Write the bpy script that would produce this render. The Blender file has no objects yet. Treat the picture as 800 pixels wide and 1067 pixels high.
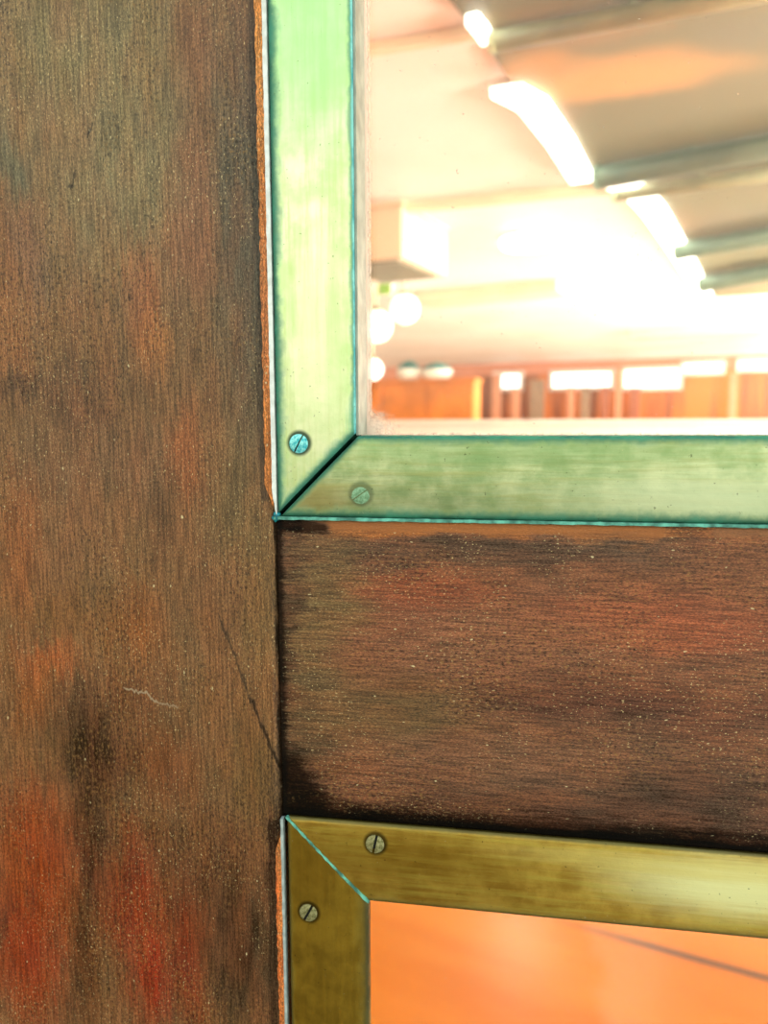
import bpy, bmesh, math, random
from mathutils import Vector, Matrix

C = bpy.context.scene.collection
random.seed(7)

# ------------------------------------------------------------------ camera
FPX = 800.0                      # focal length in pixels of the 800 x 1067 frame
dn = Vector((26, 6515, 800)).normalized()
lf = Vector((-5000, -76, 800)); lf = (lf - dn * lf.dot(dn)).normalized()
AX, AZ = -lf, -dn
AY = AZ.cross(AX)                # world axes seen in camera space (x right, y down, z ahead)
def to_world(v): return Vector((AX.dot(v), AY.dot(v), AZ.dot(v)))
fwd = to_world(Vector((0, 0, 1)))
CAM = Vector((-0.29 * fwd.x, -0.29 * fwd.y, 1.2))
cd = bpy.data.cameras.new('camera'); cam = bpy.data.objects.new('camera', cd); C.objects.link(cam)
rx, ry, rz = to_world(Vector((1, 0, 0))), to_world(Vector((0, -1, 0))), -fwd
M = Matrix(((rx.x, ry.x, rz.x), (rx.y, ry.y, rz.y), (rx.z, ry.z, rz.z))).to_4x4()
M.translation = CAM
cam.matrix_world = M
cd.sensor_fit = 'HORIZONTAL'; cd.sensor_width = 24; cd.lens = 24 * FPX / 800
cd.clip_start = 0.01; cd.clip_end = 200
cd.dof.use_dof = True; cd.dof.focus_distance = 0.292; cd.dof.aperture_fstop = 8.0
S = bpy.context.scene
S.camera = cam

# ------------------------------------------------------------------ world, lights, exposure
S.view_settings.view_transform = 'Standard'
try: S.view_settings.look = 'None'
except Exception: pass
S.view_settings.gamma = 1; S.view_settings.use_curve_mapping = False
S.view_settings.exposure = 0.0

W = bpy.data.worlds.new('overcast_sky'); S.world = W; W.use_nodes = True
wn, wl = W.node_tree.nodes, W.node_tree.links
tc = wn.new('ShaderNodeTexCoord'); sep = wn.new('ShaderNodeSeparateXYZ'); wl.new(tc.outputs['Generated'], sep.inputs[0])
wr = wn.new('ShaderNodeValToRGB'); wl.new(sep.outputs['Z'], wr.inputs[0])
e = wr.color_ramp.elements
e[0].position = 0.0; e[0].color = (0.40, 0.40, 0.30, 1)
e[1].position = 1.0; e[1].color = (0.55, 0.72, 0.80, 1)
for p, c in ((0.03, (0.85, 0.88, 0.66, 1)), (0.16, (1.15, 1.18, 0.95, 1)), (0.34, (0.85, 0.95, 0.85, 1)), (0.6, (0.62, 0.75, 0.78, 1))):
    q = e.new(p); q.color = c
wn['Background'].inputs[1].default_value = 1.75
wl.new(wr.outputs[0], wn['Background'].inputs[0])

YAW = math.radians(-16.5)        # the room lies at an angle to the door
U = Vector((math.cos(YAW), math.sin(YAW), 0)); V = Vector((-math.sin(YAW), math.cos(YAW), 0))
def R(u, v, z=0): return U * u + V * v + Vector((0, 0, z))
def area(name, loc, direction, sx, sy, power, col):
    l = bpy.data.lights.new(name, 'AREA'); l.shape = 'RECTANGLE'; l.size = sx; l.size_y = sy; l.energy = power; l.color = col
    o = bpy.data.objects.new(name, l); C.objects.link(o); o.location = loc
    o.rotation_euler = Vector(direction).to_track_quat('-Z', 'Z').to_euler(); return o
# area lights added at unseen right-hand windows to brighten ceiling, far end and partition
area('fill_right', R(2.85, 7.2, 1.25), -U + Vector((0, 0, 0.75)), 11.0, 1.3, 3000, (1.0, 0.955, 0.90))
area('fill_far', R(2.85, 13.2, 1.3), -U + Vector((0, 0, 0.6)), 2.4, 1.2, 300, (1.0, 0.96, 0.92))
area('fill_near', R(2.85, 1.7, 1.25), -U * 1.0 + V * .6 + Vector((0, 0, -0.05)), 1.6, 1.3, 350, (1.0, 0.93, 0.84))

# ------------------------------------------------------------------ helpers
def s2l(c):
    f = lambda x: x / 12.92 if x <= .04045 else ((x + .055) / 1.055) ** 2.4
    return tuple(f(x / 255) for x in c[:3]) + (1,)
def ray(px, py): return to_world(Vector(((px - 400) / FPX, (py - 533.5) / FPX, 1)))
def at(px, py, y=0.0):
    r = ray(px, py); return CAM + r * ((y - CAM.y) / r.y)
def onz(px, py, z):
    r = ray(px, py); return CAM + r * ((z - CAM.z) / r.z)
def onv(px, py, v):              # where the sight line meets the cross plane at room depth v
    r = ray(px, py); return CAM + r * ((v - CAM.dot(V)) / r.dot(V))

def link(name, me, mat, parent=None, smooth=False):
    o = bpy.data.objects.new(name, me); C.objects.link(o)
    if mat: me.materials.append(mat)
    if parent: o.parent = parent
    if smooth:
        for p in me.polygons: p.use_smooth = True
    return o
def from_bm(name, bm, mat, parent=None, smooth=False):
    bmesh.ops.recalc_face_normals(bm, faces=bm.faces)
    me = bpy.data.meshes.new(name); bm.to_mesh(me); bm.free()
    return link(name, me, mat, parent, smooth)
def bevel(bm, w, seg=2):
    es = [e_ for e_ in bm.edges if len(e_.link_faces) == 2 and e_.calc_face_angle(0) > 0.5]
    bmesh.ops.bevel(bm, geom=es, offset=w, segments=seg, affect='EDGES', profile=0.5)
def prism(pts, ext, bev=0, bm=None):
    """polygon pts (Vectors) swept along ext"""
    b = bm or bmesh.new(); n = len(pts)
    a = [b.verts.new(p) for p in pts]; c = [b.verts.new(Vector(p) + Vector(ext)) for p in pts]
    b.faces.new(a); b.faces.new(c[::-1])
    for i in range(n): b.faces.new((a[i], c[i], c[(i + 1) % n], a[(i + 1) % n]))
    bmesh.ops.recalc_face_normals(b, faces=b.faces)
    if bev: bevel(b, bev)
    return b
def box(x0, x1, y0, y1, z0, z1, bev=0, bm=None):
    return prism([Vector((x0, y0, z0)), Vector((x1, y0, z0)), Vector((x1, y0, z1)), Vector((x0, y0, z1))], (0, y1 - y0, 0), bev, bm)
def rbox(u0, u1, v0, v1, z0, z1, bev=0, bm=None):
    return prism([R(u0, v0, z0), R(u1, v0, z0), R(u1, v0, z1), R(u0, v0, z1)], V * (v1 - v0), bev, bm)
def empty(name, loc, label=None, cat=None, group=None):
    o = bpy.data.objects.new(name, None); C.objects.link(o); o.location = loc; o.empty_display_size = 0.05
    tag(o, label, cat, group); return o
def tag(o, label=None, cat=None, group=None, kind=None):
    if label: o['label'] = label
    if cat: o['category'] = cat
    if group: o['group'] = group
    if kind: o['kind'] = kind
    return o
def part(name, bm, mat, root, smooth=False):
    """mesh written in world coordinates, hung under root (which may be moved away from the origin)"""
    bm.transform(Matrix.Translation(-root_loc(root)))
    return from_bm(name, bm, mat, root, smooth)
def root_loc(o):
    l = Vector((0, 0, 0))
    while o: l += o.location; o = o.parent
    return l
def solid(name, bm, mat, loc, label=None, cat=None, group=None, kind=None, smooth=False):
    bm.transform(Matrix.Translation(-Vector(loc)))
    o = from_bm(name, bm, mat, None, smooth); o.location = loc
    return tag(o, label, cat, group, kind)

# ------------------------------------------------------------------ node helpers
class NT:
    def __init__(s, name):
        s.m = bpy.data.materials.new(name); s.m.use_nodes = True
        s.n, s.l = s.m.node_tree.nodes, s.m.node_tree.links
        s.b = s.n['Principled BSDF']
    def put(s, sock, v):
        if hasattr(v, 'is_output'): s.l.new(v, sock)
        elif v is not None: sock.default_value = v
    def math(s, op, a, b=None, c=None, clamp=False):
        n = s.n.new('ShaderNodeMath'); n.operation = op; n.use_clamp = clamp
        for i, v in enumerate((a, b, c)):
            if v is not None: s.put(n.inputs[i], v)
        return n.outputs[0]
    def vmath(s, op, a, b=None, scale=None):
        n = s.n.new('ShaderNodeVectorMath'); n.operation = op
        s.put(n.inputs[0], a)
        if b is not None: s.put(n.inputs[1], b)
        if scale is not None: s.put(n.inputs['Scale'], scale)
        return n.outputs['Value'] if op in ('LENGTH', 'DOT_PRODUCT', 'DISTANCE') else n.outputs['Vector']
    def noise(s, vec, scale=1, detail=3, rough=.5, color=False):
        n = s.n.new('ShaderNodeTexNoise'); s.put(n.inputs['Vector'], vec)
        n.inputs['Scale'].default_value = scale; n.inputs['Detail'].default_value = detail; n.inputs['Roughness'].default_value = rough
        return n.outputs['Color' if color else 'Fac']
    def mix(s, f, a, b, mode='MIX'):
        n = s.n.new('ShaderNodeMix'); n.data_type = 'RGBA'; n.blend_type = mode
        s.put(n.inputs[0], f); s.put(n.inputs[6], a); s.put(n.inputs[7], b)
        return n.outputs[2]
    def step(s, x, a, b, lo=0., hi=1.):
        n = s.n.new('ShaderNodeMapRange'); n.interpolation_type = 'SMOOTHSTEP'
        s.put(n.inputs[0], x)
        for i, v in zip((1, 2, 3, 4), (a, b, lo, hi)): s.put(n.inputs[i], v)
        return n.outputs[0]
    def obj(s):
        return s.n.new('ShaderNodeTexCoord').outputs['Object']
    def uv(s, name):
        n = s.n.new('ShaderNodeUVMap'); n.uv_map = name; sp = s.n.new('ShaderNodeSeparateXYZ'); s.l.new(n.outputs[0], sp.inputs[0])
        return sp.outputs[0], sp.outputs[1]
    def sep(s, v):
        sp = s.n.new('ShaderNodeSeparateXYZ'); s.l.new(v, sp.inputs[0]); return sp.outputs
    def scale(s, v, xyz): return s.vmath('MULTIPLY', v, xyz)
    def bump(s, h, strength, dist):
        n = s.n.new('ShaderNodeBump'); s.put(n.inputs['Height'], h); n.inputs['Strength'].default_value = strength; n.inputs['Distance'].default_value = dist
        s.l.new(n.outputs[0], s.b.inputs['Normal'])
    def blob(s, P, col, c, sz, rgb, k):
        d = s.vmath('LENGTH', s.vmath('MULTIPLY', s.vmath('SUBTRACT', P, tuple(c)), (1 / sz[0], 0 if len(sz) == 2 else 1 / sz[1], 1 / sz[-1])))
        return s.mix(s.step(d, 0.15, 1.25, k, 0.0), col, s2l(rgb))
    def seg(s, P, col, a, b, w, rgb, k):
        a, b = Vector(a), Vector(b); d = b - a
        ap = s.vmath('SUBTRACT', P, tuple(a))
        t = s.math('MULTIPLY', s.vmath('DOT_PRODUCT', ap, tuple(d)), 1 / d.length_squared, clamp=True)
        n = s.n.new('ShaderNodeVectorMath'); n.operation = 'SCALE'; n.inputs[0].default_value = tuple(d); s.put(n.inputs['Scale'], t)
        dist = s.vmath('LENGTH', s.vmath('MULTIPLY', s.vmath('SUBTRACT', ap, n.outputs[0]), (1, 0, 1)))
        return s.mix(s.step(dist, w * .3, w, k, 0.0), col, s2l(rgb))

def simple(name, rgb, rough=.6, metal=0, var=.06, scale=8, spec=.4, bump=0):
    t = NT(name); P = t.obj()
    n = t.noise(P, scale, 4)
    c = s2l(rgb)
    dark = tuple(x * (1 - 2.5 * var) for x in c[:3]) + (1,); lite = tuple(min(1, x * (1 + var)) for x in c[:3]) + (1,)
    t.put(t.b.inputs['Base Color'], t.mix(t.step(n, .3, .7), dark, lite))
    t.b.inputs['Roughness'].default_value = rough; t.b.inputs['Metallic'].default_value = metal
    t.b.inputs['Specular IOR Level'].default_value = spec
    if bump: t.bump(n, .4, bump)
    return t.m
def emit(name, rgb, k):
    t = NT(name); t.b.inputs['Base Color'].default_value = (.8, .8, .8, 1)
    t.b.inputs['Emission Color'].default_value = s2l(rgb); t.b.inputs['Emission Strength'].default_value = k
    return t.m

MM = .001
def pxblob(px, py, sx, sy): return at(px, py), (sx * .00036, sy * .00036)

def wood(name, base, blobs, segs, vertical, rough=.42, gain=(1.68, 1.58, 1.32, 1)):
    t = NT(name); P = t.obj()
    g = (lambda a, b: (a, a * .2, b)) if vertical else (lambda a, b: (b, b * .2, a))
    # ragged outlines: the stains and painted tones are pulled about along the grain
    w1 = t.vmath('SUBTRACT', t.noise(t.scale(P, g(60, 18)), 1, 5, .65, color=True), (.5, .5, .5))
    Pw = t.vmath('ADD', P, t.vmath('MULTIPLY', w1, (.022, 0, .05) if vertical else (.05, 0, .022)))
    w2 = t.vmath('SUBTRACT', t.noise(t.scale(P, g(420, 50)), 1, 4, .7, color=True), (.5, .5, .5))
    Pw = t.vmath('ADD', Pw, t.vmath('MULTIPLY', w2, (.012, 0, .035) if vertical else (.035, 0, .012)))
    col = s2l(base)
    for bl in blobs:
        c, sz = bl[0], bl[1]
        col = t.blob(Pw, col, c, sz, bl[2], bl[3])
    # patchy colour, then grain
    n0 = t.noise(t.scale(P, g(95, 28)), 1, 5, .6)
    col = t.mix(t.step(n0, .35, .7, 0, .35), col, s2l((128, 74, 46)))
    col = t.mix(t.step(n0, .5, .22, 0, .45), col, s2l((58, 46, 34)))
    gr = t.noise(t.scale(P, g(1100, 60)), 1, 4, .65)
    col = t.mix(t.step(gr, .38, .62), t.mix(1.0, col, (.60, .58, .56, 1), 'MULTIPLY'), t.mix(1.0, col, (1.26, 1.24, 1.22, 1), 'MULTIPLY'))
    fine = t.noise(t.scale(P, g(2600, 900)), 1, 3, .7)
    col = t.mix(t.step(fine, .35, .68), t.mix(1.0, col, (.52, .50, .48, 1), 'MULTIPLY'), t.mix(1.0, col, (1.45, 1.42, 1.38, 1), 'MULTIPLY'))
    # crazed varnish: pale flecks over dark pores, thicker in some places
    cm = t.noise(t.scale(P, g(1150, 520)), 1, 3, .65)
    cz = t.step(t.noise(t.scale(P, g(30, 14)), 1, 4, .6), .40, .62)
    col = t.mix(t.math('MULTIPLY', t.step(cm, .54, .64, 0, .6), cz), col, s2l((124, 90, 50)))
    col = t.mix(t.math('MULTIPLY', t.step(cm, .47, .36, 0, .8), t.math('MULTIPLY_ADD', cz, .7, .3)), col, s2l((34, 22, 14)))
    # pale crumbs of old varnish and black pores
    cl = t.step(t.noise(P, 26, 3), .38, .62)
    sp = t.noise(t.scale(P, g(1500, 800)), 1, 2, .6)
    col = t.mix(t.math('MULTIPLY', t.step(sp, .62, .70, 0, .8), cl), col, s2l((196, 172, 132)))
    sp2 = t.noise(t.scale(P, g(700, 320)), 1, 1, .5)
    col = t.mix(t.step(sp2, .735, .78, 0, .8), col, s2l((186, 170, 138)))
    sp3 = t.noise(t.scale(P, g(900, 260)), 1, 2, .6)
    col = t.mix(t.step(sp3, .30, .24, 0, .75), col, s2l((26, 18, 12)))
    col = t.mix(1.0, col, gain, 'MULTIPLY')
    for a, b, w, rgb, k in segs:
        col = t.seg(t.vmath('ADD', P, t.vmath('MULTIPLY', w2, (.006, 0, .006))), col, a, b, w, rgb, k)
    t.put(t.b.inputs['Base Color'], col)
    t.put(t.b.inputs['Roughness'], t.step(t.noise(t.scale(P, g(120, 40)), 1, 4), .3, .7, rough - .08, rough + .12))
    lum = t.vmath('DOT_PRODUCT', col, (.33, .5, .17)); t.put(t.b.inputs['Specular IOR Level'], t.step(lum, .006, .06, .05, .38))
    h = t.math('ADD', t.math('MULTIPLY', gr, .5), t.math('MULTIPLY', fine, .7)); h = t.math('ADD', h, t.math('MULTIPLY', sp, .6))
    t.bump(h, .55, .0005)
    return t.m

def px(*a): return [(*pxblob(*b[:4]), b[4], b[5]) for b in a]
STILE = px(  # stains, with sky sheen painted into upper greys and dimness into lower darks
 (90,60,170,140,(116,106,78),.9),(60,160,60,90,(120,84,58),.5),(130,200,120,120,(114,104,80),.9),(205,40,34,80,(128,78,50),.65),
 (255,60,26,70,(102,60,40),.55),(225,200,48,270,(80,76,64),.55),(256,270,34,260,(66,68,62),.85),(205,220,34,100,(122,80,60),.55),
 (15,170,28,45,(82,92,78),.6),(145,300,26,70,(140,78,52),.55),(160,345,25,35,(150,98,56),.6),(190,260,40,60,(128,82,62),.5),
 (30,260,30,70,(108,84,74),.5),(8,345,34,90,(140,88,56),.55),
 (60,405,120,28,(68,50,40),.55),(20,400,34,24,(52,40,32),.55),(92,432,50,24,(70,46,36),.65),(100,480,150,60,(104,76,60),.6),
 (192,478,26,70,(140,76,42),.55),(166,545,26,65,(68,44,32),.55),(25,570,38,95,(138,74,38),.55),(80,560,60,60,(112,80,60),.6),
 (245,520,44,110,(98,82,56),.55),(220,640,64,110,(104,72,50),.55),(272,640,26,150,(106,82,50),.55),(60,640,90,40,(108,70,36),.5),
 (140,655,44,66,(128,68,26),.6),(50,690,50,28,(162,80,38),.6),(30,720,44,55,(132,70,28),.65),(130,722,66,32,(72,40,24),.65),
 (150,940,230,190,(74,44,22),.7),(120,760,150,70,(84,54,30),.5),(95,770,56,80,(21,16,8),.95),(96,870,32,130,(31,21,10),.9),(160,795,80,60,(92,46,21),.6),(262,800,36,100,(94,67,36),.75),
 (35,900,76,140,(126,48,6),.95),(30,1005,66,110,(120,36,4),.95),(138,930,50,90,(108,34,4),.9),(155,1012,36,110,(126,28,3),.95),
 (197,995,36,120,(104,30,4),.9),(90,1005,26,130,(60,31,11),.85),(252,985,50,160,(40,26,14),.9),(214,900,54,70,(72,39,20),.65),
 (286,885,14,90,(28,18,11),.85))
RAIL = px(
 (500,552,360,12,(154,92,44),.85),(480,578,280,18,(58,46,38),.75),(440,614,100,28,(128,60,34),.8),(700,650,170,44,(142,72,48),.75),
 (420,642,130,40,(116,70,54),.6),(520,672,170,44,(122,78,60),.6),(640,800,320,70,(66,46,36),.55),(640,732,280,34,(70,36,26),.8),(400,742,130,54,(90,72,46),.75),
 (330,640,62,120,(92,80,52),.8),(560,792,230,36,(108,74,58),.7),(320,760,44,84,(68,56,36),.65),(720,826,150,40,(44,32,26),.8),
 (312,549,40,12,(16,14,12),.95),(640,565,90,14,(60,56,50),.6),(310,822,56,46,(14,11,8),.95)) + [
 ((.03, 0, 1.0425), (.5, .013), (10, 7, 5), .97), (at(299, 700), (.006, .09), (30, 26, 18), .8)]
XJ = -.0424
sg = lambda a, b, w, rgb, k: (at(*a), at(*b), w * MM, rgb, k)
M_STILE = wood('aged_mahogany_upright', (106, 78, 54), STILE, [
 sg((132,718),(152,722),.7,(176,148,118),.8), sg((152,722),(163,732),.7,(176,148,118),.8), sg((163,732),(185,736),.6,(170,140,110),.7),
 sg((228,640),(262,730),.8,(52,38,26),.7), sg((262,730),(291,800),.9,(40,28,20),.85),
 sg((96,130),(92,144),.7,(40,32,26),.8), sg((77,182),(74,194),.7,(40,32,26),.8), sg((134,308),(135,312),1.0,(40,24,20),.8), (Vector((XJ, 0, 1.164)), Vector((XJ, 0, 1.034)), .0022, (22, 17, 12), .9),
 (Vector((-.0462, 0, 1.036)), Vector((-.0478, 0, .94)), .0036, (24, 17, 12), .65), (Vector((-.0470, 0, 1.36)), Vector((-.0466, 0, 1.17)), .003, (40, 36, 30), .6)], True)
M_RAIL = wood('aged_mahogany_crosspiece', (108, 68, 50), RAIL, [
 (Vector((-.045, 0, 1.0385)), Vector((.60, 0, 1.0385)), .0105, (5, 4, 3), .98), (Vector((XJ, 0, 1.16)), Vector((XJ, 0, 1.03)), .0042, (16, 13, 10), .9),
 (Vector((-.030, 0, 1.1592)), Vector((.10, 0, 1.1592)), .0034, (176, 104, 52), .75), (Vector((.12, 0, 1.1595)), Vector((.60, 0, 1.1595)), .003, (150, 98, 64), .6),
 (Vector((-.040, 0, 1.1595)), Vector((-.024, 0, 1.1582)), .0042, (8, 8, 8), .9), (Vector((-.038, 0, 1.058)), Vector((-.030, 0, 1.045)), .012, (10, 8, 6), .85)], False)
M_EDGE = wood('bare_wood_edge', (186, 112, 56), px((275,1000,30,160,(214,82,20),.9),(276,330,14,110,(178,104,62),.8),(270,60,14,120,(196,130,70),.8)), [], True, .6, (1.6, 1.6, 1.5, 1))
M_PLAIN = wood('mahogany_out_of_view', (106, 70, 48), [], [], True)
M_BLACK = simple('flat_black', (14, 12, 10), .8)
M_PUTTY = simple('pale_putty', (250, 250, 244), .6, 0, .08, 300)
M_PUTTYG = simple('grey_putty', (176, 186, 184), .6, 0, .12, 300)
M_TEALPUTTY = simple('verdigris_crust', (108, 184, 164), .7, 0, .25, 260)
M_REVEAL = simple('grey_glazing_rebate', (170, 174, 160), .4, 0, .12, 120)

SCREWS = [  # x, z (mm), slot angle, material key
 (-32.4, 1190.4, 62, 'teal'), (-8.8, 1171.3, 35, 'green'), (-4.0, 1031.5, 78, 'brass'), (-31.8, 999.2, 62, 'brass')]

def brass(name, clean, dull, pat, pat_k, warm, along, bright, deep=(12, 80, 66), pale=(50, 140, 116), rim=(.0045, .0022, .0035), inner=((70, 170, 180), (150, 228, 224))):
    """aged brass: verdigris creeping in from both long edges and the mitre, brushed along its length"""
    t = NT(name); P = t.obj()
    u, v = t.uv('run')          # metres along, metres from the outer edge
    d, w = t.uv('edge')         # metres to the mitre, width
    g = (lambda a, b: (b, 1, a)) if along == 'x' else (lambda a, b: (a, 1, b))
    n1 = t.noise(t.scale(P, g(420, 26)), 1, 5, .7); n2 = t.noise(P, 70, 5, .6); n3 = t.noise(P, 420, 4, .6)
    col = t.mix(t.step(n2, .35, .68), s2l(dull), s2l(clean))
    col = t.mix(t.step(n1, .42, .66, 0, .5), col, s2l(warm))
    for c, sz, rgb, k in bright: col = t.blob(t.vmath('ADD', P, t.vmath('MULTIPLY', t.vmath('SUBTRACT', t.noise(t.scale(P, g(300, 10)), 1, 4, .7, color=True), (.5, .5, .5)), (.014, 0, .014))), col, c, sz, rgb, k)
    rag = t.math('ADD', t.math('MULTIPLY_ADD', n3, .5, .4), t.math('MULTIPLY', t.math('SUBTRACT', n2, .5), 1.5))
    def band(x, w_): return t.math('DIVIDE', x, t.math('MAXIMUM', t.math('MULTIPLY', rag, w_), .0002))
    ev, ew, ed = band(v, rim[0]), band(t.math('SUBTRACT', w, v), rim[1]), band(d, rim[2])
    e_ = t.math('MINIMUM', t.math('MINIMUM', ev, ew), ed)
    m = t.step(e_, .1, 1.7, pat_k, 0)
    col = t.mix(m, col, s2l(pat))
    col = t.mix(t.step(t.math('MINIMUM', ev, ed), .0, 1.0, .9 * pat_k, 0), col, t.mix(t.step(n2, .4, .7), s2l(deep), s2l(pale)))
    col = t.mix(t.step(ew, .1, .75, pat_k, 0), col, t.mix(t.step(n2, .35, .6), s2l(inner[0]), s2l(inner[1])))
    # fine scratches, specks and a dark ring painted for each screw's countersink shade
    sc = t.noise(t.scale(P, g(1500, 14)), 1, 3, .7)
    col = t.mix(t.step(sc, .68, .76, 0, .55), col, s2l((60, 74, 40)))
    col = t.mix(t.step(t.noise(P, 900, 2, .6), .70, .78, 0, .5), col, s2l((206, 200, 150)))
    col = t.mix(t.step(t.noise(P, 620, 2, .6), .30, .24, 0, .55), col, s2l((50, 46, 20)))
    for x, z, a, k in SCREWS:
        r = t.vmath('LENGTH', t.vmath('MULTIPLY', t.vmath('SUBTRACT', P, (x * MM + .0002, 0, z * MM + .0002)), (1, 0, 1)))
        col = t.mix(t.step(r, .0040, .0056, {'teal': .9, 'green': .45, 'brass': .8}[k], 0), col, s2l((16, 60, 54) if k != 'brass' else (30, 26, 12)))
    t.put(t.b.inputs['Base Color'], col)
    t.put(t.b.inputs['Metallic'], t.math('MULTIPLY_ADD', m, -.75, .86))
    t.put(t.b.inputs['Roughness'], t.math('ADD', t.step(n1, .3, .7, .30, .44), t.math('MULTIPLY', m, .25)))
    t.bump(t.math('ADD', t.math('MULTIPLY', n1, .8), t.math('MULTIPLY', n3, .5)), .25, .0004)
    return t.m
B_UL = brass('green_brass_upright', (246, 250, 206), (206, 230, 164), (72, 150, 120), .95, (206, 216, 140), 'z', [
  (at(325, 40), (.03, .045), (178, 222, 150), .8), (at(330, 360), (.012, .05), (250, 250, 206), .7), (at(350, 300), (.006, .06), (196, 222, 146), .5), (at(372, 440), (.004, .012), (84, 176, 150), .7)])  # pale middle blob paints the bright reflected band into the brass
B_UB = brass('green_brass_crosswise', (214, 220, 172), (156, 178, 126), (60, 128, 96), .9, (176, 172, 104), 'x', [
  (at(740, 520), (.06, .012), (222, 226, 184), .8), (at(560, 470), (.09, .008), (120, 150, 96), .6), (at(330, 520), (.016, .008), (196, 178, 112), .7)], rim=(.0048, .0036, .0026), inner=((16, 104, 92), (66, 150, 116)))  # pale right blob puts the reflected ground brightness into the colour
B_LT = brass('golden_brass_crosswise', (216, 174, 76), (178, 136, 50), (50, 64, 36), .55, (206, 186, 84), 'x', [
  (at(760, 925), (.05, .014), (250, 240, 176), .95), (at(420, 890), (.05, .012), (156, 120, 34), .6), (at(700, 900), (.07, .006), (236, 214, 130), .6)], (34, 38, 16), (70, 68, 28), (.002, .004, .0012), ((30, 32, 10), (64, 60, 20)))  # pale right-hand blobs put a bright reflection into the brass colour
B_LL = brass('golden_brass_upright', (196, 158, 56), (154, 122, 40), (40, 52, 28), .6, (170, 132, 40), 'z', [
  (at(330, 905), (.01, .014), (160, 122, 36), .6)], (22, 28, 12), (50, 54, 24), (.0022, .006, .0012), ((22, 30, 14), (58, 62, 34)))

# ------------------------------------------------------------------ the setting: room beyond the door
ZC = 2.25                                        # ceiling height
UL, UR, VF = -7.5, 3.0, 14.6
yq = .06
def vfront(u): return (yq - u * U.y) / V.y
FL, FR = R(UL, vfront(UL)), R(UR, vfront(UR)); BL, BR = R(UL, VF), R(UR, VF)
def up(p, z): return Vector((p.x, p.y, z))

t = NT('white_ceiling_paint'); P = t.obj()
t.put(t.b.inputs['Base Color'], t.mix(t.step(t.noise(P, 1.2, 4), .3, .7), s2l((236, 220, 206)), s2l((246, 234, 224)))); t.b.inputs['Roughness'].default_value = .55
M_CEIL = t.m
tag(from_bm('ceiling', prism([up(FL, ZC), up(FR, ZC), up(BR, ZC), up(BL, ZC)], (0, 0, .12)), M_CEIL), kind='structure')

t = NT('varnished_orange_floor'); P = t.obj()
ru = t.vmath('DOT_PRODUCT', P, tuple(U)); rv = t.vmath('DOT_PRODUCT', P, tuple(V))
cx = t.n.new('ShaderNodeCombineXYZ'); t.put(cx.inputs[0], t.math('MULTIPLY', ru, 1.2)); t.put(cx.inputs[1], t.math('MULTIPLY', rv, 5))
gn = t.noise(cx.outputs[0], 1.0, 4, .55)
fc = t.mix(t.step(gn, .25, .75), s2l((180, 100, 24)), s2l((194, 120, 38)))
seam = t.math('ABSOLUTE', t.math('SUBTRACT', rv, t.math('MULTIPLY_ADD', gn, .012, 1.456)))
fc = t.mix(t.math('MULTIPLY', t.step(seam, .002, .020, .9, 0), t.step(ru, -.34, .02)), fc, s2l((70, 56, 50)))   # a dark scuff across the boards
fc = t.mix(t.step(rv, 3.40, 3.44), fc, s2l((226, 216, 198)))   # hidden floor past the partition made pale to whiten the bounce light
t.put(t.b.inputs['Base Color'], t.mix(t.step(ru, -.35, .3), fc, t.mix(1.0, fc, (.86, .74, .6, 1), 'MULTIPLY'))); t.b.inputs['Roughness'].default_value = .24; t.b.inputs['Specular IOR Level'].default_value = .5
M_FLOOR = t.m
tag(from_bm('floor', prism([up(FL, 0), up(FR, 0), up(BR, 0), up(BL, 0)], (0, 0, -.1)), M_FLOOR), kind='structure')

M_WALLW = simple('cream_wall_paint', (240, 226, 206), .7, 0, .04, 3)
t = NT('orange_panelled_wall'); P = t.obj()
cb = t.n.new('ShaderNodeCombineXYZ'); t.put(cb.inputs[0], t.math('MULTIPLY', t.vmath('DOT_PRODUCT', P, tuple(U)), 2.6)); t.put(cb.inputs[1], t.math('MULTIPLY', t.sep(P)[2], .25))
pn = t.noise(cb.outputs[0], 1, 3, .6)
oc = t.mix(t.step(pn, .36, .6), s2l((150, 88, 58)), s2l((226, 128, 58)))
oc = t.mix(t.step(t.sep(P)[2], 1.98, 2.05), oc, s2l((226, 150, 118)))
t.put(t.b.inputs['Base Color'], oc); t.b.inputs['Roughness'].default_value = .5
M_WALLO = t.m
tag(from_bm('wall_back', prism([BL, BR, up(BR, ZC), up(BL, ZC)], V * .15), M_WALLO), kind='structure')
tag(from_bm('wall_left', prism([FL, BL, up(BL, ZC), up(FL, ZC)], -U * .15), M_WALLW), kind='structure')
# right side wall: solid below and above one long band of windows
bm = rbox(UR, UR + .15, vfront(UR) + .05, VF, 0, .55); rbox(UR, UR + .15, vfront(UR) + .05, VF, 1.95, ZC, bm=bm)
for vv in (2.9, 9.4, 12.0): rbox(UR, UR + .15, vv - .2, vv + .2, .55, 1.95, bm=bm)
tag(from_bm('wall_right', bm, M_WALLW), kind='structure')
DX0, DX1, DZ1 = -.200, .625, 2.03
bm = box(FL.x, DX0 - .06, yq, yq + .1, 0, ZC); box(DX1 + .06, FR.x, yq, yq + .1, 0, ZC, bm=bm); box(DX0 - .06, DX1 + .06, yq, yq + .1, DZ1 + .06, ZC, bm=bm)
tag(from_bm('wall_front', bm, M_WALLW), kind='structure')
bm = box(DX0 - .06, DX0 - .002, -.01, yq + .1, 0, DZ1 + .06); box(DX1 + .002, DX1 + .06, -.01, yq + .1, 0, DZ1 + .06, bm=bm); box(DX0 - .002, DX1 + .002, -.01, yq + .1, DZ1 + .002, DZ1 + .06, bm=bm)
tag(from_bm('trim_1', bm, M_PLAIN), kind='structure')
t = NT('paving_with_reflector'); P = t.obj()
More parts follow.
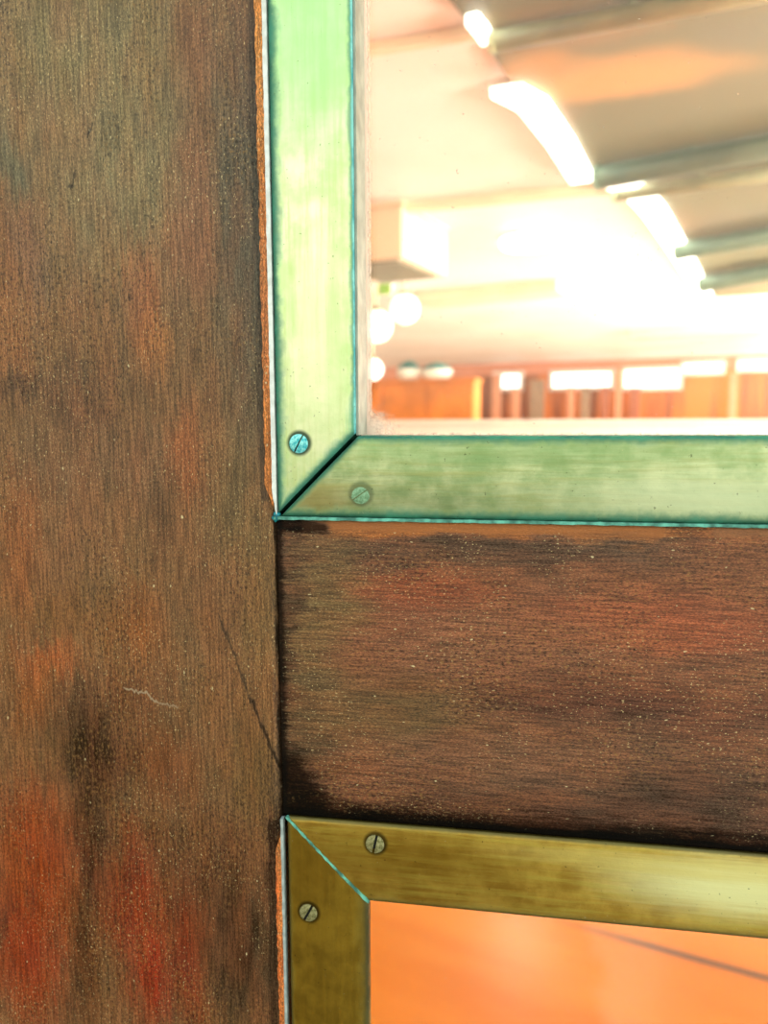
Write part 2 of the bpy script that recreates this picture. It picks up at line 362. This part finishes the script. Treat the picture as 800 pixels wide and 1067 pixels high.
gx = t.math('ADD', t.sep(P)[0], t.math('MULTIPLY', t.noise(P, 6, 3), .1))
t.put(t.b.inputs['Base Color'], t.mix(t.step(gx, .28, .34), t.mix(t.step(t.noise(P, 9, 5), .3, .7), s2l((92, 70, 38)), s2l((124, 98, 56))), s2l((226, 222, 206)))); t.b.inputs['Roughness'].default_value = .8  # unseen pale right half added to brighten the reflections in the brass
tag(from_bm('ground', prism([Vector((-12, yq, 0)), Vector((12, yq, 0)), Vector((12, -14, 0)), Vector((-12, -14, 0))], (0, 0, -.1)), t.m), kind='structure')

# bright windows in the far wall, seen as overexposed blocks
M_GLOW = emit('daylit_glass', (255, 254, 250), 2.2)
M_WHITE = simple('white_gloss_paint', (246, 240, 228), .35, 0, .03, 6)
def far(px0, px1, py0, py1, v): 
    a, b = onv(px0, py1, v), onv(px1, py0, v); return a.dot(U), b.dot(U), a.z, b.z
for i, (a, b, c, d) in enumerate(((517, 543, 390, 405), (576, 637, 388, 404), (651, 708, 385, 404), (713, 752, 379, 388), (771, 830, 376, 384))):
    u0, u1, z0, z1 = far(a, b, c, d, VF); z1 = min(z1, ZC - .06)
    w = empty(f'window_{i+1}', R((u0 + u1) / 2, VF, z0)); w['kind'] = 'structure'
    part('pane', rbox(u0, u1, VF - .03, VF - .005, z0, z1), M_GLOW, w)
    f_ = rbox(u0 - .06, u0, VF - .07, VF - .005, z0 - .06, z1 + .06); rbox(u1, u1 + .06, VF - .07, VF - .005, z0 - .06, z1 + .06, bm=f_)
    rbox(u0, u1, VF - .07, VF - .005, z1, z1 + .06, bm=f_); rbox(u0, u1, VF - .07, VF - .005, z0 - .06, z0, bm=f_)
    part('window_frame', f_, M_WHITE, w)

# ------------------------------------------------------------------ the door
door = empty('door', (0, 0, 0), 'old mahogany door with tarnished brass framed glass panes', 'door')
XS, XR = -.0427, .475             # inner faces of the two uprights
ZT, ZB = 1.910, .240              # top of the upper opening, bottom of the lower one
TH = .042
part('stile', prism([Vector((DX0, 0, .005)), Vector((-.0452, 0, .005)), Vector((XS, .0022, .005)), Vector((XS, TH, .005)), Vector((DX0, TH, .005))], (0, 0, DZ1 - .005), 0), M_STILE, door)
part('stile', box(XR + .0427, DX1, 0, TH, .005, DZ1, .001), M_PLAIN, door)
part('rail', box(XS + .0004, XR + .042, .0003, TH, 1.0399, 1.1612, .0009), M_RAIL, door)
part('rail', box(XS + .0004, XR + .042, .0003, TH, .005, ZB - .032, .0009), M_PLAIN, door)
part('rail', box(XS + .0004, XR + .042, .0003, TH, ZT + .032, DZ1, .0009), M_PLAIN, door)

# slivers beside the brass: bare orange arris, pale putty, verdigris crust under the upper frame
def ribbon(x0, x1, z0, z1, y0, y1, jitter, vertical=True, n=60):
    b = bmesh.new(); A, B = [], []
    for i in range(n + 1):
        f = i / n; tp = min(1, .15 + f * (abs(z1 - z0) if vertical else 9) / .010)
        j0 = random.uniform(-1, 1) * jitter; j1 = random.uniform(-1, 1) * jitter * .5
        if vertical: p, q = (x1 + (x0 - x1) * tp + j0, z0 + (z1 - z0) * f), (x1 + j1, z0 + (z1 - z0) * f)
        else: p, q = (x0 + (x1 - x0) * f, z0 + j0), (x0 + (x1 - x0) * f, z1 + j1)
        A.append([b.verts.new((p[0], y, p[1])) for y in (y0, y1)]); B.append([b.verts.new((q[0], y, q[1])) for y in (y0, y1)])
    for i in range(n):
        for quad in ((A[i][0], A[i+1][0], B[i+1][0], B[i][0]), (A[i][0], A[i][1], A[i+1][1], A[i+1][0]), (B[i][0], B[i+1][0], B[i+1][1], B[i][1]), (A[i][1], B[i][1], B[i+1][1], A[i+1][1])): b.faces.new(quad)
    b.faces.new((A[0][0], B[0][0], B[0][1], A[0][1])); b.faces.new((A[-1][0], A[-1][1], B[-1][1], B[-1][0]))
    return b
o = part('bare_edge', ribbon(-.0462, -.0430, 1.1665, 1.900, -.0004, .002, .00035, n=360), M_EDGE, door); o['label'] = 'orange bare wood edge beside the green brass'
o = part('bare_edge', ribbon(-.0455, -.0426, 1.0315, ZB + .03, -.0004, .002, .0003, n=360), M_EDGE, door); o['label'] = 'orange bare wood edge beside the golden brass'
o = part('putty_line', ribbon(-.0434, -.0418, 1.1632, 1.900, -.0008, .002, .00012, n=360), M_PUTTY, door); o['label'] = 'white putty line'
o = part('putty_line', ribbon(-.0430, -.0419, ZB + .03, 1.0385, -.0006, .002, .0001, n=360), M_PUTTYG, door); o['label'] = 'grey white putty line'
o = part('verdigris_crust', ribbon(-.043, .47, 1.1612, 1.1623, -.0010, .002, .00014, False, 260), M_TEALPUTTY, door); o['label'] = 'teal crust under the upper brass frame'

def strip(name, p, mat, parent, depth, crown=.0009, tilt=0.0):
    """p = outer0, inner0, outer1, inner1 in (x, z) metres: a slightly domed strip, mitred at both ends"""
    o0, i0, o1, i1 = [Vector(q) for q in p]
    na, nl = 14, 90
    b = bmesh.new(); lr = b.loops.layers.uv.new('run'); le = b.loops.layers.uv.new('edge')
    width = (i0 - o0).length / math.sqrt(2)
    rows = []
    for a in range(na + 1):
        s = a / na; s = .5 - .5 * math.cos(math.pi * s) if 0 < a < na else s
        A, B = o0.lerp(i0, s), o1.lerp(i1, s); L = (B - A).length
        y = -crown * (1 - (2 * s - 1) ** 2) - .0004
        if a in (0, na): y = .0004
        r = []
        for k in range(nl + 1):
            f = k / nl; f = f * f * (3 - 2 * f)
            q = A.lerp(B, f); r.append((b.verts.new((q.x, y, q.y)), L * f, s * width, f * L / math.sqrt(2), (1 - f) * L / math.sqrt(2)))
        rows.append(r)
    def face(vs):
        f = b.faces.new([v[0] for v in vs])
        for lp, v in zip(f.loops, vs): lp[lr].uv = (v[1], v[2]); lp[le].uv = (min(v[3], v[4]), width)
    for a in range(na):
        for k in range(nl): face((rows[a][k], rows[a][k+1], rows[a+1][k+1], rows[a+1][k]))
    # sides down to the glass and the two mitre faces
    def down(r): return [(b.verts.new((v[0].co.x, depth, v[0].co.z)),) + v[1:] for v in r]
    bot = [down(r) for r in rows]
    rows = [[(b.verts.new(v[0].co),) + v[1:] for v in r] for r in rows]
    for a in (0, na):
        for k in range(nl): face((rows[a][k], rows[a][k+1], bot[a][k+1], bot[a][k]))
    for k in (0, nl):
        for a in range(na): face((rows[a][k], rows[a+1][k], bot[a+1][k], bot[a][k]))
    bmesh.ops.recalc_face_normals(b, faces=b.faces)
    o = from_bm(name, b, mat, parent)
    o.data.polygons.foreach_set('use_smooth', [i < na * nl for i in range(len(o.data.polygons))])
    return o
def frame(x0, x1, z0, z1, w, depth, mats, gap, names):
    """four mitred strips around an opening; gap opens each mitre"""
    g = gap * .5
    L = strip('brass_strip', [(x0, z0 + g), (x0 + w, z0 + w + g), (x0, z1 - g), (x0 + w, z1 - w - g)], mats[0], door, depth)
    Bo = strip('brass_strip', [(x0 + g, z0), (x0 + w + g, z0 + w), (x1 - g, z0), (x1 - w - g, z0 + w)], mats[1], door, depth)
    Rr = strip('brass_strip', [(x1, z0 + g), (x1 - w, z0 + w + g), (x1, z1 - g), (x1 - w, z1 - w - g)], mats[0], door, depth)
    T = strip('brass_strip', [(x0 + g, z1), (x0 + w + g, z1 - w), (x1 - g, z1), (x1 - w - g, z1 - w)], mats[2], door, depth)
    for o, n in zip((L, Bo, Rr, T), names):
        if n: o['label'] = n
    return L, Bo, Rr, T
uL, uB, uR, uT = frame(-.0414, XR + .0414, 1.1624, ZT + .031, .0308, .0178, (B_UL, B_UB, B_UB), .0023,
    ('pale green brass upright', 'darker green brass crosspiece', None, None))
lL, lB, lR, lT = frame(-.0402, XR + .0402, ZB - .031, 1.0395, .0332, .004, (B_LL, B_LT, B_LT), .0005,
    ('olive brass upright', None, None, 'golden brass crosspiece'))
# hard blue green lump at the outer corner of the upper frame
bm = bmesh.new(); bmesh.ops.create_icosphere(bm, subdivisions=3, radius=.0016)
for v_ in bm.verts: v_.co *= 1 + .25 * math.sin(v_.co.x * 3100) * math.cos(v_.co.z * 2300 + 1)
bm.transform(Matrix.Translation((-.0422, .0004, 1.1622)) @ Matrix.Diagonal((1.0, .9, 1.25, 1)))
o = part('verdigris_lump', bm, simple('blue_green_corrosion', (24, 138, 150), .55, 0, .25, 700), door, True); o['label'] = 'blue green lump at the outer corner of the upper frame'
# black seat behind the brass, seen through the open mitre
bm = box(XS + .0003, -.021, .0125, TH, 1.1614, ZT + .03); part('rebate', bm, M_BLACK, door)
bm = box(-.021, XR + .01, .0225, TH, 1.1614, 1.1885); part('rebate', bm, M_BLACK, door)
bm = box(XS + .0003, -.0165, .0085, TH, ZB - .03, 1.0395); part('rebate', bm, M_BLACK, door)
bm = box(-.0165, XR + .01, .0085, TH, 1.0125, 1.0395); part('rebate', bm, M_BLACK, door)
# grey inner lining seen past the brass of the upper pane
bm = box(-.0105, -.0096, .0006, .0176, 1.1935, ZT - .002); o = part('glazing_lining', bm, M_REVEAL, door); o['label'] = 'grey inner edge beside the upper glass'

# verdigris line lying in the closed lower mitre
a, b_ = Vector((-.0405, 0, 1.0398)), Vector((-.0067, 0, 1.0061)); dvec = (b_ - a).normalized(); nv = Vector((dvec.z, 0, -dvec.x))
bm = bmesh.new(); prev = None; n = 40
for i in range(n + 1):
    c = a.lerp(b_, i / n); wd = (.00035 + .0002 * math.sin(i * 1.7) * random.random() + .00025 * (i / n))
    ring = [bm.verts.new(c + nv * s * wd + Vector((0, y, 0))) for s, y in ((-1, .0006), (-1, -.0012 - .0002 * math.sin(math.pi * i / n)), (1, -.0012 - .0002 * math.sin(math.pi * i / n)), (1, .0006))]
    if prev:
        for k in range(4): bm.faces.new((prev[k], prev[(k+1) % 4], ring[(k+1) % 4], ring[k]))
    else: bm.faces.new(ring)
    prev = ring
bm.faces.new(prev[::-1])
o = part('verdigris_line', bm, M_TEALPUTTY, door); o['label'] = 'teal line in the mitre of the lower frame'

# slotted screws
def metal(name, a, b, met, rough):
    t = NT(name); P = t.obj(); n = t.noise(P, 900, 4, .6)
    t.put(t.b.inputs['Base Color'], t.mix(t.step(n, .35, .62), s2l(a), s2l(b))); t.b.inputs['Metallic'].default_value = met; t.b.inputs['Roughness'].default_value = rough
    t.bump(n, .4, .0004); return t.m
SM = {'teal': metal('bright_teal_screw', (24, 180, 196), (160, 244, 244), .3, .3), 'green': metal('dull_green_screw', (112, 150, 112), (150, 190, 152), .3, .5),
      'brass': metal('worn_grey_brass_screw', (128, 124, 78), (188, 180, 132), .6, .4)}
def screw_head(r, ang, slot, dome, slot_depth):
    """domed head split by a slot, with the slot floor below; lies in the xz plane facing -y"""
    b = bmesh.new(); N = 28
    for sgn in (1, -1):
        a0 = math.asin(slot / r)
        prevs = None; rim = []
        rings = []
        for j, fr in enumerate((1.0, .94, .7, .35)):
            rr = r * fr; hh = {1.0: -.0002, .94: -dome * .45, .7: -dome * .8, .35: -dome}[fr]
            ring = []
            aa = math.asin(min(.98, slot / rr))
            for k in range(N + 1):
                th = aa + (math.pi - 2 * aa) * k / N
                ring.append(b.verts.new((rr * math.cos(th), hh, sgn * rr * math.sin(th))))
            rings.append(ring)
        for j in range(3):
            for k in range(N): b.faces.new((rings[j][k], rings[j][k+1], rings[j+1][k+1], rings[j+1][k]))
        b.faces.new(rings[3])
        back = [b.verts.new((v.co.x, .001, v.co.z)) for v in rings[0]]
        for k in range(N): b.faces.new((rings[0][k], rings[0][k+1], back[k+1], back[k]))
        w0 = [rg[0] for rg in rings]; w1 = [rg[-1] for rg in rings]
        b.faces.new(w0 + w1[::-1] + [back[-1], back[0]])
    fl = [b.verts.new((x, slot_depth, z)) for x, z in ((-r * .97, -slot * 1.3), (r * .97, -slot * 1.3), (r * .97, slot * 1.3), (-r * .97, slot * 1.3))]
    f0 = b.faces.new(fl)
    bmesh.ops.recalc_face_normals(b, faces=b.faces)
    b.transform(Matrix.Rotation(-math.radians(ang), 4, 'Y'))
    return b
for (x, z, ang, k), par in zip(SCREWS, (uL, uB, lT, lL)):
    bm = screw_head(.0036 if k != 'brass' else .0037, ang, .0005 if k == 'brass' else .0003 if k == 'teal' else .00022, .0005, .00005)
    b2 = bm; o = from_bm('screw', b2, SM[k], par); o.location = (x * MM, -.0012 if k != 'green' else -.0009, z * MM)
    o['label'] = {'teal': 'bright teal corroded slotted screw', 'green': 'dull green slotted screw', 'brass': 'worn grey brass slotted screw'}[k]
    me = o.data
    # black floor at the bottom of the slot
    me.materials.append(M_BLACK)
    for p in me.polygons:
        if abs(p.center.y - .00005) < 1e-6 and len(p.vertices) == 4 and abs(p.normal.y) > .99: p.material_index = 1

# glass, with dust gathered in the lower left corner of the upper pane
def glass(name, corner, dusty):
    t = NT(name); n, l = t.n, t.l; n.remove(t.b)
    P = t.obj()
    lw = n.new('ShaderNodeLayerWeight'); lw.inputs[0].default_value = .5
    fres = t.math('MULTIPLY_ADD', t.math('POWER', lw.outputs['Facing'], 5.0), .96, .04)
    tr = n.new('ShaderNodeBsdfTransparent'); tr.inputs[0].default_value = (.97, .985, .97, 1)
    gl = n.new('ShaderNodeBsdfGlossy'); gl.inputs['Roughness'].default_value = .02
    m1 = n.new('ShaderNodeMixShader'); l.new(fres, m1.inputs[0]); l.new(tr.outputs[0], m1.inputs[1]); l.new(gl.outputs[0], m1.inputs[2])
    df = n.new('ShaderNodeBsdfDiffuse'); df.inputs[0].default_value = (.86, .80, .72, 1); tl = n.new('ShaderNodeBsdfTranslucent'); tl.inputs[0].default_value = (.9, .86, .8, 1)
    m2 = n.new('ShaderNodeMixShader'); m2.inputs[0].default_value = .5; l.new(df.outputs[0], m2.inputs[1]); l.new(tl.outputs[0], m2.inputs[2])
    ns = t.noise(P, 420, 5, .7)
    sp = t.step(t.noise(P, 700, 2, .5), .74, .80, 0, .5)
    if corner:
        d = t.vmath('LENGTH', t.vmath('MULTIPLY', t.vmath('SUBTRACT', P, corner), (1, 0, 1)))
        x, y, z = t.sep(P)
        dx = t.math('DIVIDE', t.math('SUBTRACT', x, corner[0] + .001), .0014); dz = t.math('DIVIDE', t.math('SUBTRACT', z, corner[2] - .002), .004)
        e1 = t.math('MINIMUM', t.math('MINIMUM', dx, t.math('MULTIPLY', dz, 1.2)), t.math('DIVIDE', d, .013))
        f = t.math('ADD', e1, t.math('MULTIPLY_ADD', ns, 1.6, -.8))
        f = t.step(f, .2, 1.1, dusty, 0)
        f = t.math('MAXIMUM', f, sp)
    else: f = t.math('MULTIPLY', sp, .6)
    m3 = n.new('ShaderNodeMixShader'); l.new(f, m3.inputs[0]); l.new(m1.outputs[0], m3.inputs[1]); l.new(m2.outputs[0], m3.inputs[2])
    l.new(m3.outputs[0], n['Material Output'].inputs[0]); return t.m
part('glass_pane', box(-.019, XR + .014, .018, .022, 1.187, ZT + .002), glass('dusty_upper_glass', (-.0102, .018, 1.1925), .7), door)
part('glass_pane', box(-.0150, XR + .010, .0042, .0082, ZB - .003, 1.0120), glass('clear_lower_glass', None, 0), door)

# ------------------------------------------------------------------ things in the room
M_TAN = None
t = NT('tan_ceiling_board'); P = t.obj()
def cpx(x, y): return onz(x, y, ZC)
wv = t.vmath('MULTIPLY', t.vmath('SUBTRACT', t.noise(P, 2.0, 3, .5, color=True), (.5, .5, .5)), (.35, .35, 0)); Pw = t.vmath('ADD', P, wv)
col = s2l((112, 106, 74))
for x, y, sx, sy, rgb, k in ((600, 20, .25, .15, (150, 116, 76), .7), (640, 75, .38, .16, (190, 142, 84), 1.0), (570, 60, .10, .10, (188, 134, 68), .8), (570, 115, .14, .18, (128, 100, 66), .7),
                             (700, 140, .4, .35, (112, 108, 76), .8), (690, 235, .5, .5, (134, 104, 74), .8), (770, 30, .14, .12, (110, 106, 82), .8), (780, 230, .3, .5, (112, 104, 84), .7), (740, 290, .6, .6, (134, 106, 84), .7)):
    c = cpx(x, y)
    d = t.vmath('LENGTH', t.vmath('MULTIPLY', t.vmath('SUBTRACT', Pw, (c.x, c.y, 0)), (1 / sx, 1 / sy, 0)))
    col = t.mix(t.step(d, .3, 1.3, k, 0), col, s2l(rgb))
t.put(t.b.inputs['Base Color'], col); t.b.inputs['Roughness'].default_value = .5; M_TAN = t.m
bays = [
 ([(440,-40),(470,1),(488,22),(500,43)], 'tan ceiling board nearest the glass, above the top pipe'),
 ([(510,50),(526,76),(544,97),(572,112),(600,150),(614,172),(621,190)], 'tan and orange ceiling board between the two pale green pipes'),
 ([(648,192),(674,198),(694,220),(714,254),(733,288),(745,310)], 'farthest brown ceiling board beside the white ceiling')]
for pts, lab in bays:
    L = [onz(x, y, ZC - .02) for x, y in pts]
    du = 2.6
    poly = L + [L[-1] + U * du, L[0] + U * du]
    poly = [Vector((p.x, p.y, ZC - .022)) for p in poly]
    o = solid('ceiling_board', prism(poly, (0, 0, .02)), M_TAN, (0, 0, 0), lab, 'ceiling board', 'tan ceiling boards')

M_GREENPIPE = simple('pale_green_pipe', (186, 194, 156), .4, 0, .06, 10)
M_TEALPIPE = simple('grey_teal_pipe', (134, 158, 136), .4, 0, .06, 10)
def tube(p, q, r, seg=16):
    d = (q - p); b = bmesh.new()
    bmesh.ops.create_cone(b, cap_ends=True, segments=seg, radius1=r, radius2=r, depth=d.length)
    b.transform(Matrix.Translation((p + q) / 2) @ d.to_track_quat('Z', 'Y').to_matrix().to_4x4()); return b
def pipe(a, b, r, mat, label, ext=1.2, grp='pipes under the tan ceiling boards'):
    z = ZC - .03 - r
    p, q = onz(*a, z), onz(*b, z); q = q + (q - p).normalized() * ext
    rt = empty('ceiling_pipe', p, label, 'pipe', grp)
    part('pipe_body', tube(p, q, r), mat, rt, True)
    d = (q - p).normalized()
    part('end_cap', tube(p - d * .006, p + d * .012, r * 1.06), mat, rt)
    for f in (.2, .8):
        c = p.lerp(q, f); b2 = tube(c + Vector((0, 0, r * .8)), Vector((c.x, c.y, ZC - .021)), .008, 8); part('clip', b2, mat, rt)
pipe((512,44),(762,-4), .026, M_GREENPIPE, 'pale green pipe across the top of the upper pane')
pipe((622,186),(800,154), .045, M_TEALPIPE, 'grey green pipe at mid height of the pane, behind the bright glare strip')
pipe((640,203),(800,182), .03, M_GREENPIPE, 'thin pale pipe just below the grey green one')
pipe((706,262),(800,246), .05, M_TEALPIPE, 'grey teal pipe crossing the brown board')
pipe((733,296),(800,284), .06, M_TEALPIPE, 'farthest teal pipe at the edge of the brown board')

# pale beams across the white part of the ceiling
M_BEAM = simple('cream_beam_paint', (236, 212, 178), .6, 0, .04, 4)
def beam(a, b, w, h, label, ext=3.0, name='ceiling_beam'):
    z = ZC - h
    p, q = onz(*a, z), onz(*b, z); d = (q - p).normalized(); p = p - d * ext
    s = Vector((-d.y, d.x, 0))
    bm = prism([p, q, q + s * w, p + s * w], (0, 0, h), .006)
    return solid(name, bm, M_BEAM, p, label, 'beam', 'pale beams on the white ceiling')
beam((380,55),(502,36), .035, .03, 'cream beam near the top of the pane, reaching the first tan board')
beam((380,224),(655,196), .07, .04, 'long cream beam running from the hanging box to the bright glare strip')
beam((432,316),(580,303), .35, .09, 'cream beam beyond the hanging box, low on the white ceiling', .0)
beam((655,352),(790,343), .4, .10, 'farthest cream beam, just above the far orange wall', 0)

# glowing strips added along the boards for the band of glare
M_GLARE = emit('glare_strip_glow', (255, 250, 238), 4.0)
def glare_strip(pts, w, label):
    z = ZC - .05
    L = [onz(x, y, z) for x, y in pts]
    rt = empty('glare_strip', L[0], label, 'strip light', 'glare strips along the tan boards')
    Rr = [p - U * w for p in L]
    part('glow_panel', prism(L + Rr[::-1], (0, 0, .03), .004), M_GLARE, rt)
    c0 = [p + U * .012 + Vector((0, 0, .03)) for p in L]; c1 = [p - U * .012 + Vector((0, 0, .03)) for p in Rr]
    part('backing_strip', prism(c0 + c1[::-1], (0, 0, .019)), M_WHITE, rt)
glare_strip([(498,24),(508,36),(514,46)], .035, 'short bright glare stub at the end of the top pipe')
glare_strip([(543,96),(571,111),(598,150),(619,189)], .10, 'bright glare strip beside the orange ceiling board')
glare_strip([(655,192),(676,199),(694,221),(714,255),(742,308)], .12, 'bright glare strip beside the farthest brown board')

rt = empty('added_lamp', Vector((.16, 4.46, ZC)), 'added flat round white lamp on the bright ceiling between the two low beams', 'added lamp')  # lamp added so its reflection makes the bright spot on the floor
def disc(c, r, h, n=32):
    return prism([Vector((c[0] + r * math.cos(2 * math.pi * k / n), c[1] + r * math.sin(2 * math.pi * k / n), c[2])) for k in range(n)], (0, 0, h), .004)
part('glow_panel', disc((.16, 4.46, ZC - .055), .17, .045), emit('added_lamp_glow', (255, 250, 238), 16.0), rt); part('rim', disc((.16, 4.46, ZC - .02), .19, .02), M_WHITE, rt)

# hanging box, upper left of the pane
M_BOX = simple('cream_sheet_metal', (234, 206, 170), .5, 0, .03, 6)
vb = 3.3
a = onv(419, 268, vb); top = onv(419, 213, vb); aL = onv(340, 270, vb)
u1, u0, z0, z1 = a.dot(U), aL.dot(U), a.z, top.z
rt = empty('air_conditioner', R((u0 + u1) / 2, vb, z0), 'cream box hanging under the white ceiling at the left edge of the pane', 'air conditioner')
part('casing', rbox(u0, u1, vb, vb + .62, z0, z1, .01), M_BOX, rt)
part('lid', rbox(u0 - .01, u1 + .01, vb - .012, vb + .63, z1, z1 + .02, .004), M_BEAM, rt)
g = rbox(u0 + .05, u1 - .04, vb + .04, vb + .1, z0 - .012, z0 + .002)
for k in range(1, 6): rbox(u0 + .05, u1 - .04, vb + .04 + .09 * k, vb + .10 + .09 * k, z0 - .012, z0 + .002, bm=g)
part('vent_grille', g, simple('grey_grille', (150, 146, 122), .5), rt)
for uu in (u0 + .06, u1 - .06):
    part('hanger', tube(R(uu, vb + .3, z1 + .015), R(uu, vb + .3, ZC), .01, 8), M_BEAM, rt)

# green exit sign without readable writing
vs = 4.6
u0, u1, z0, z1 = far(394, 409, 294, 309, vs)
rt = empty('hanging_sign', R((u0 + u1) / 2, vs, z0), 'small green sign hanging below the cream box', 'sign')
part('panel', rbox(u0 + .008, u1 - .008, vs - .014, vs + .014, z0 + .008, z1 - .008), simple('green_sign_face', (140, 190, 60), .4), rt)
f_ = rbox(u0, u1, vs - .012, vs + .012, z1 - .008, z1); rbox(u0, u1, vs - .012, vs + .012, z0, z0 + .008, bm=f_)
rbox(u0, u0 + .008, vs - .012, vs + .012, z0 + .008, z1 - .008, bm=f_); rbox(u1 - .008, u1, vs - .012, vs + .012, z0 + .008, z1 - .008, bm=f_)
part('frame', f_, M_WHITE, rt)
part('hanger', tube(R((u0 + u1) / 2, vs, z1 - .002), R((u0 + u1) / 2, vs, ZC), .006, 8), M_WHITE, rt)

# orange cupboard and what stands on it
M_ORWOOD = simple('orange_varnished_wood', (224, 128, 40), .35, 0, .1, 5)
vc = 6.6
u0, u1, z0, z1 = far(384, 494, 394, 440, vc)
u0 -= .3
rt = empty('cupboard', R((u0 + u1) / 2, vc, 0), 'orange wooden cupboard behind the lower left corner of the upper pane', 'cupboard')
part('body', rbox(u0, u1, vc, vc + .2, .06, z1 - .03, .006), M_ORWOOD, rt)
part('top', rbox(u0 - .02, u1 + .02, vc - .03, vc + .21, z1 - .03, z1, .006), M_ORWOOD, rt)
part('plinth', rbox(u0 + .02, u1 - .02, vc + .03, vc + .18, 0, .06), M_ORWOOD, rt)
nd = 3; wd = (u1 - u0) / nd
for k in range(nd):
    d_ = part('door', rbox(u0 + wd * k + .01, u0 + wd * (k + 1) - .01, vc - .02, vc, .09, z1 - .05, .004), M_ORWOOD, rt)
    c = R(u0 + wd * (k + .85), vc - .02, .95)
    part('handle', tube(c, c - V * .03, .014, 12), simple('dull_brass_knob', (170, 140, 70), .35, .8), d_, True)
# white basin with dark teal lid
def lathe(prof, c, n=28):
    b = bmesh.new(); rings = []
    for r, z in prof: rings.append([b.verts.new((c.x + r * math.cos(2 * math.pi * k / n), c.y + r * math.sin(2 * math.pi * k / n), c.z + z)) for k in range(n)])
    for i in range(len(prof) - 1):
        for k in range(n): b.faces.new((rings[i][k], rings[i][(k+1) % n], rings[i+1][(k+1) % n], rings[i+1][k]))
    b.faces.new(rings[0][::-1]); b.faces.new(rings[-1]); return b
def pot(px0, px1, ptop, label, lidmat, group=None):
    a, b = onv(px0, 393, vc + .10), onv(px1, 393, vc + .10); r = (b - a).length / 2; c = (a + b) / 2; c.z = z1
    h = max(.08, onv((px0 + px1) / 2, ptop, vc + .10).z - z1)
    rt = empty('lidded_pot', c, label, 'pot', group)
    part('bowl', lathe([(r * .55, 0), (r * .85, h * .12), (r, h * .35), (r * .98, h * .55)], c), M_WHITE, rt, True)
    part('lid', lathe([(r * .98, h * .551), (r * .8, h * .75), (r * .4, h * .9), (r * .1, h)], c), lidmat, rt, True)
M_TEALD = simple('dark_teal_enamel', (46, 116, 112), .3)
pot(414, 438, 375, 'small white pot with a dark teal lid on the orange cupboard', M_TEALD, 'lidded pots on the cupboard')
pot(440, 470, 377, 'wider white pot with a teal lid, right on the orange cupboard', M_TEALD, 'lidded pots on the cupboard')

# globe lamps glowing at the left edge
M_GLOBE = emit('globe_glow', (255, 252, 240), 1.6)
def globe(px_, py_, rp, v, label):
    c = onv(px_, py_, v); r = rp / 800 * v
    rt = empty('globe_lamp', Vector((c.x, c.y, ZC)), label, 'lamp', 'globe lamps at the left')
    b = bmesh.new(); bmesh.ops.create_uvsphere(b, u_segments=24, v_segments=14, radius=r); b.transform(Matrix.Translation(c)); part('globe', b, M_GLOBE, rt, True)
    part('stem', tube(c + Vector((0, 0, r * .95)), Vector((c.x, c.y, ZC)), .012, 8), M_BEAM, rt)
    part('collar', tube(c + Vector((0, 0, r * .9)), c + Vector((0, 0, r * 1.15)), r * .35, 14), simple('olive_collar', (150, 150, 96), .4), rt)
globe(388, 385, 13, 5.6, 'white globe lamp low at the left edge of the pane')
globe(422, 322, 17, 5.2, 'white globe lamp right of the green sign')
globe(392, 340, 19, 5.4, 'white globe lamp below the green sign')

# white half-height partition
rt = empty('partition', R(0, 3.4, 0), 'white half height partition along the bottom of the upper pane', 'partition')
part('panel', rbox(-3.6, 2.3, 3.4, 3.46, 0, 1.165), M_WHITE, rt)
part('cap_rail', rbox(-3.62, 2.32, 3.37, 3.49, 1.165, 1.188, .005), M_WHITE, rt)

# standing boards and posts before the far wall
M_POSTR = simple('reddish_brown_post', (176, 104, 76), .5); M_POSTG = simple('greyish_brown_post', (166, 134, 108), .5); M_PINK = simple('salmon_post', (232, 160, 122), .5)
posts = [(512, 521, 392, M_PINK, 'salmon post at the left end of the far wall windows'), (532, 541, 406, M_PINK, 'short salmon post under the first far window'),
         (551, 566, 398, M_POSTG, 'broad grey brown post between first and second far windows'), (590, 598, 405, M_PINK, 'salmon post under the second far window'),
         (604, 614, 405, M_POSTG, 'grey brown post under the middle of the second far window'), (625, 634, 405, M_POSTR, 'reddish brown post under the right end of the second far window'),
         (640, 648, 386, M_PINK, 'tall salmon post between second and third far windows'), (655, 666, 406, M_POSTR, 'reddish post under the third far window'),
         (758, 768, 390, M_PINK, 'salmon post on the far orange wall, toward the right')]
for a, b, c, m, lab in posts:
    v0 = VF - .5; u0, u1, z0, z1 = far(a, b, c, 440, v0); z1 = min(ZC - .02, onv(a, c, v0).z)
    rt = empty('post', R((u0 + u1) / 2, v0, 0), lab, 'post', 'posts along the far wall')
    part('shaft', rbox(u0, u1, v0, v0 + .1, .04, z1, .008), m, rt)
    part('base', rbox(u0 - .03, u1 + .03, v0 - .03, v0 + .13, 0, .04), m, rt)
    part('cap', rbox(u0 - .02, u1 + .02, v0 - .02, v0 + .12, z1, z1 + .03, .005), m, rt)
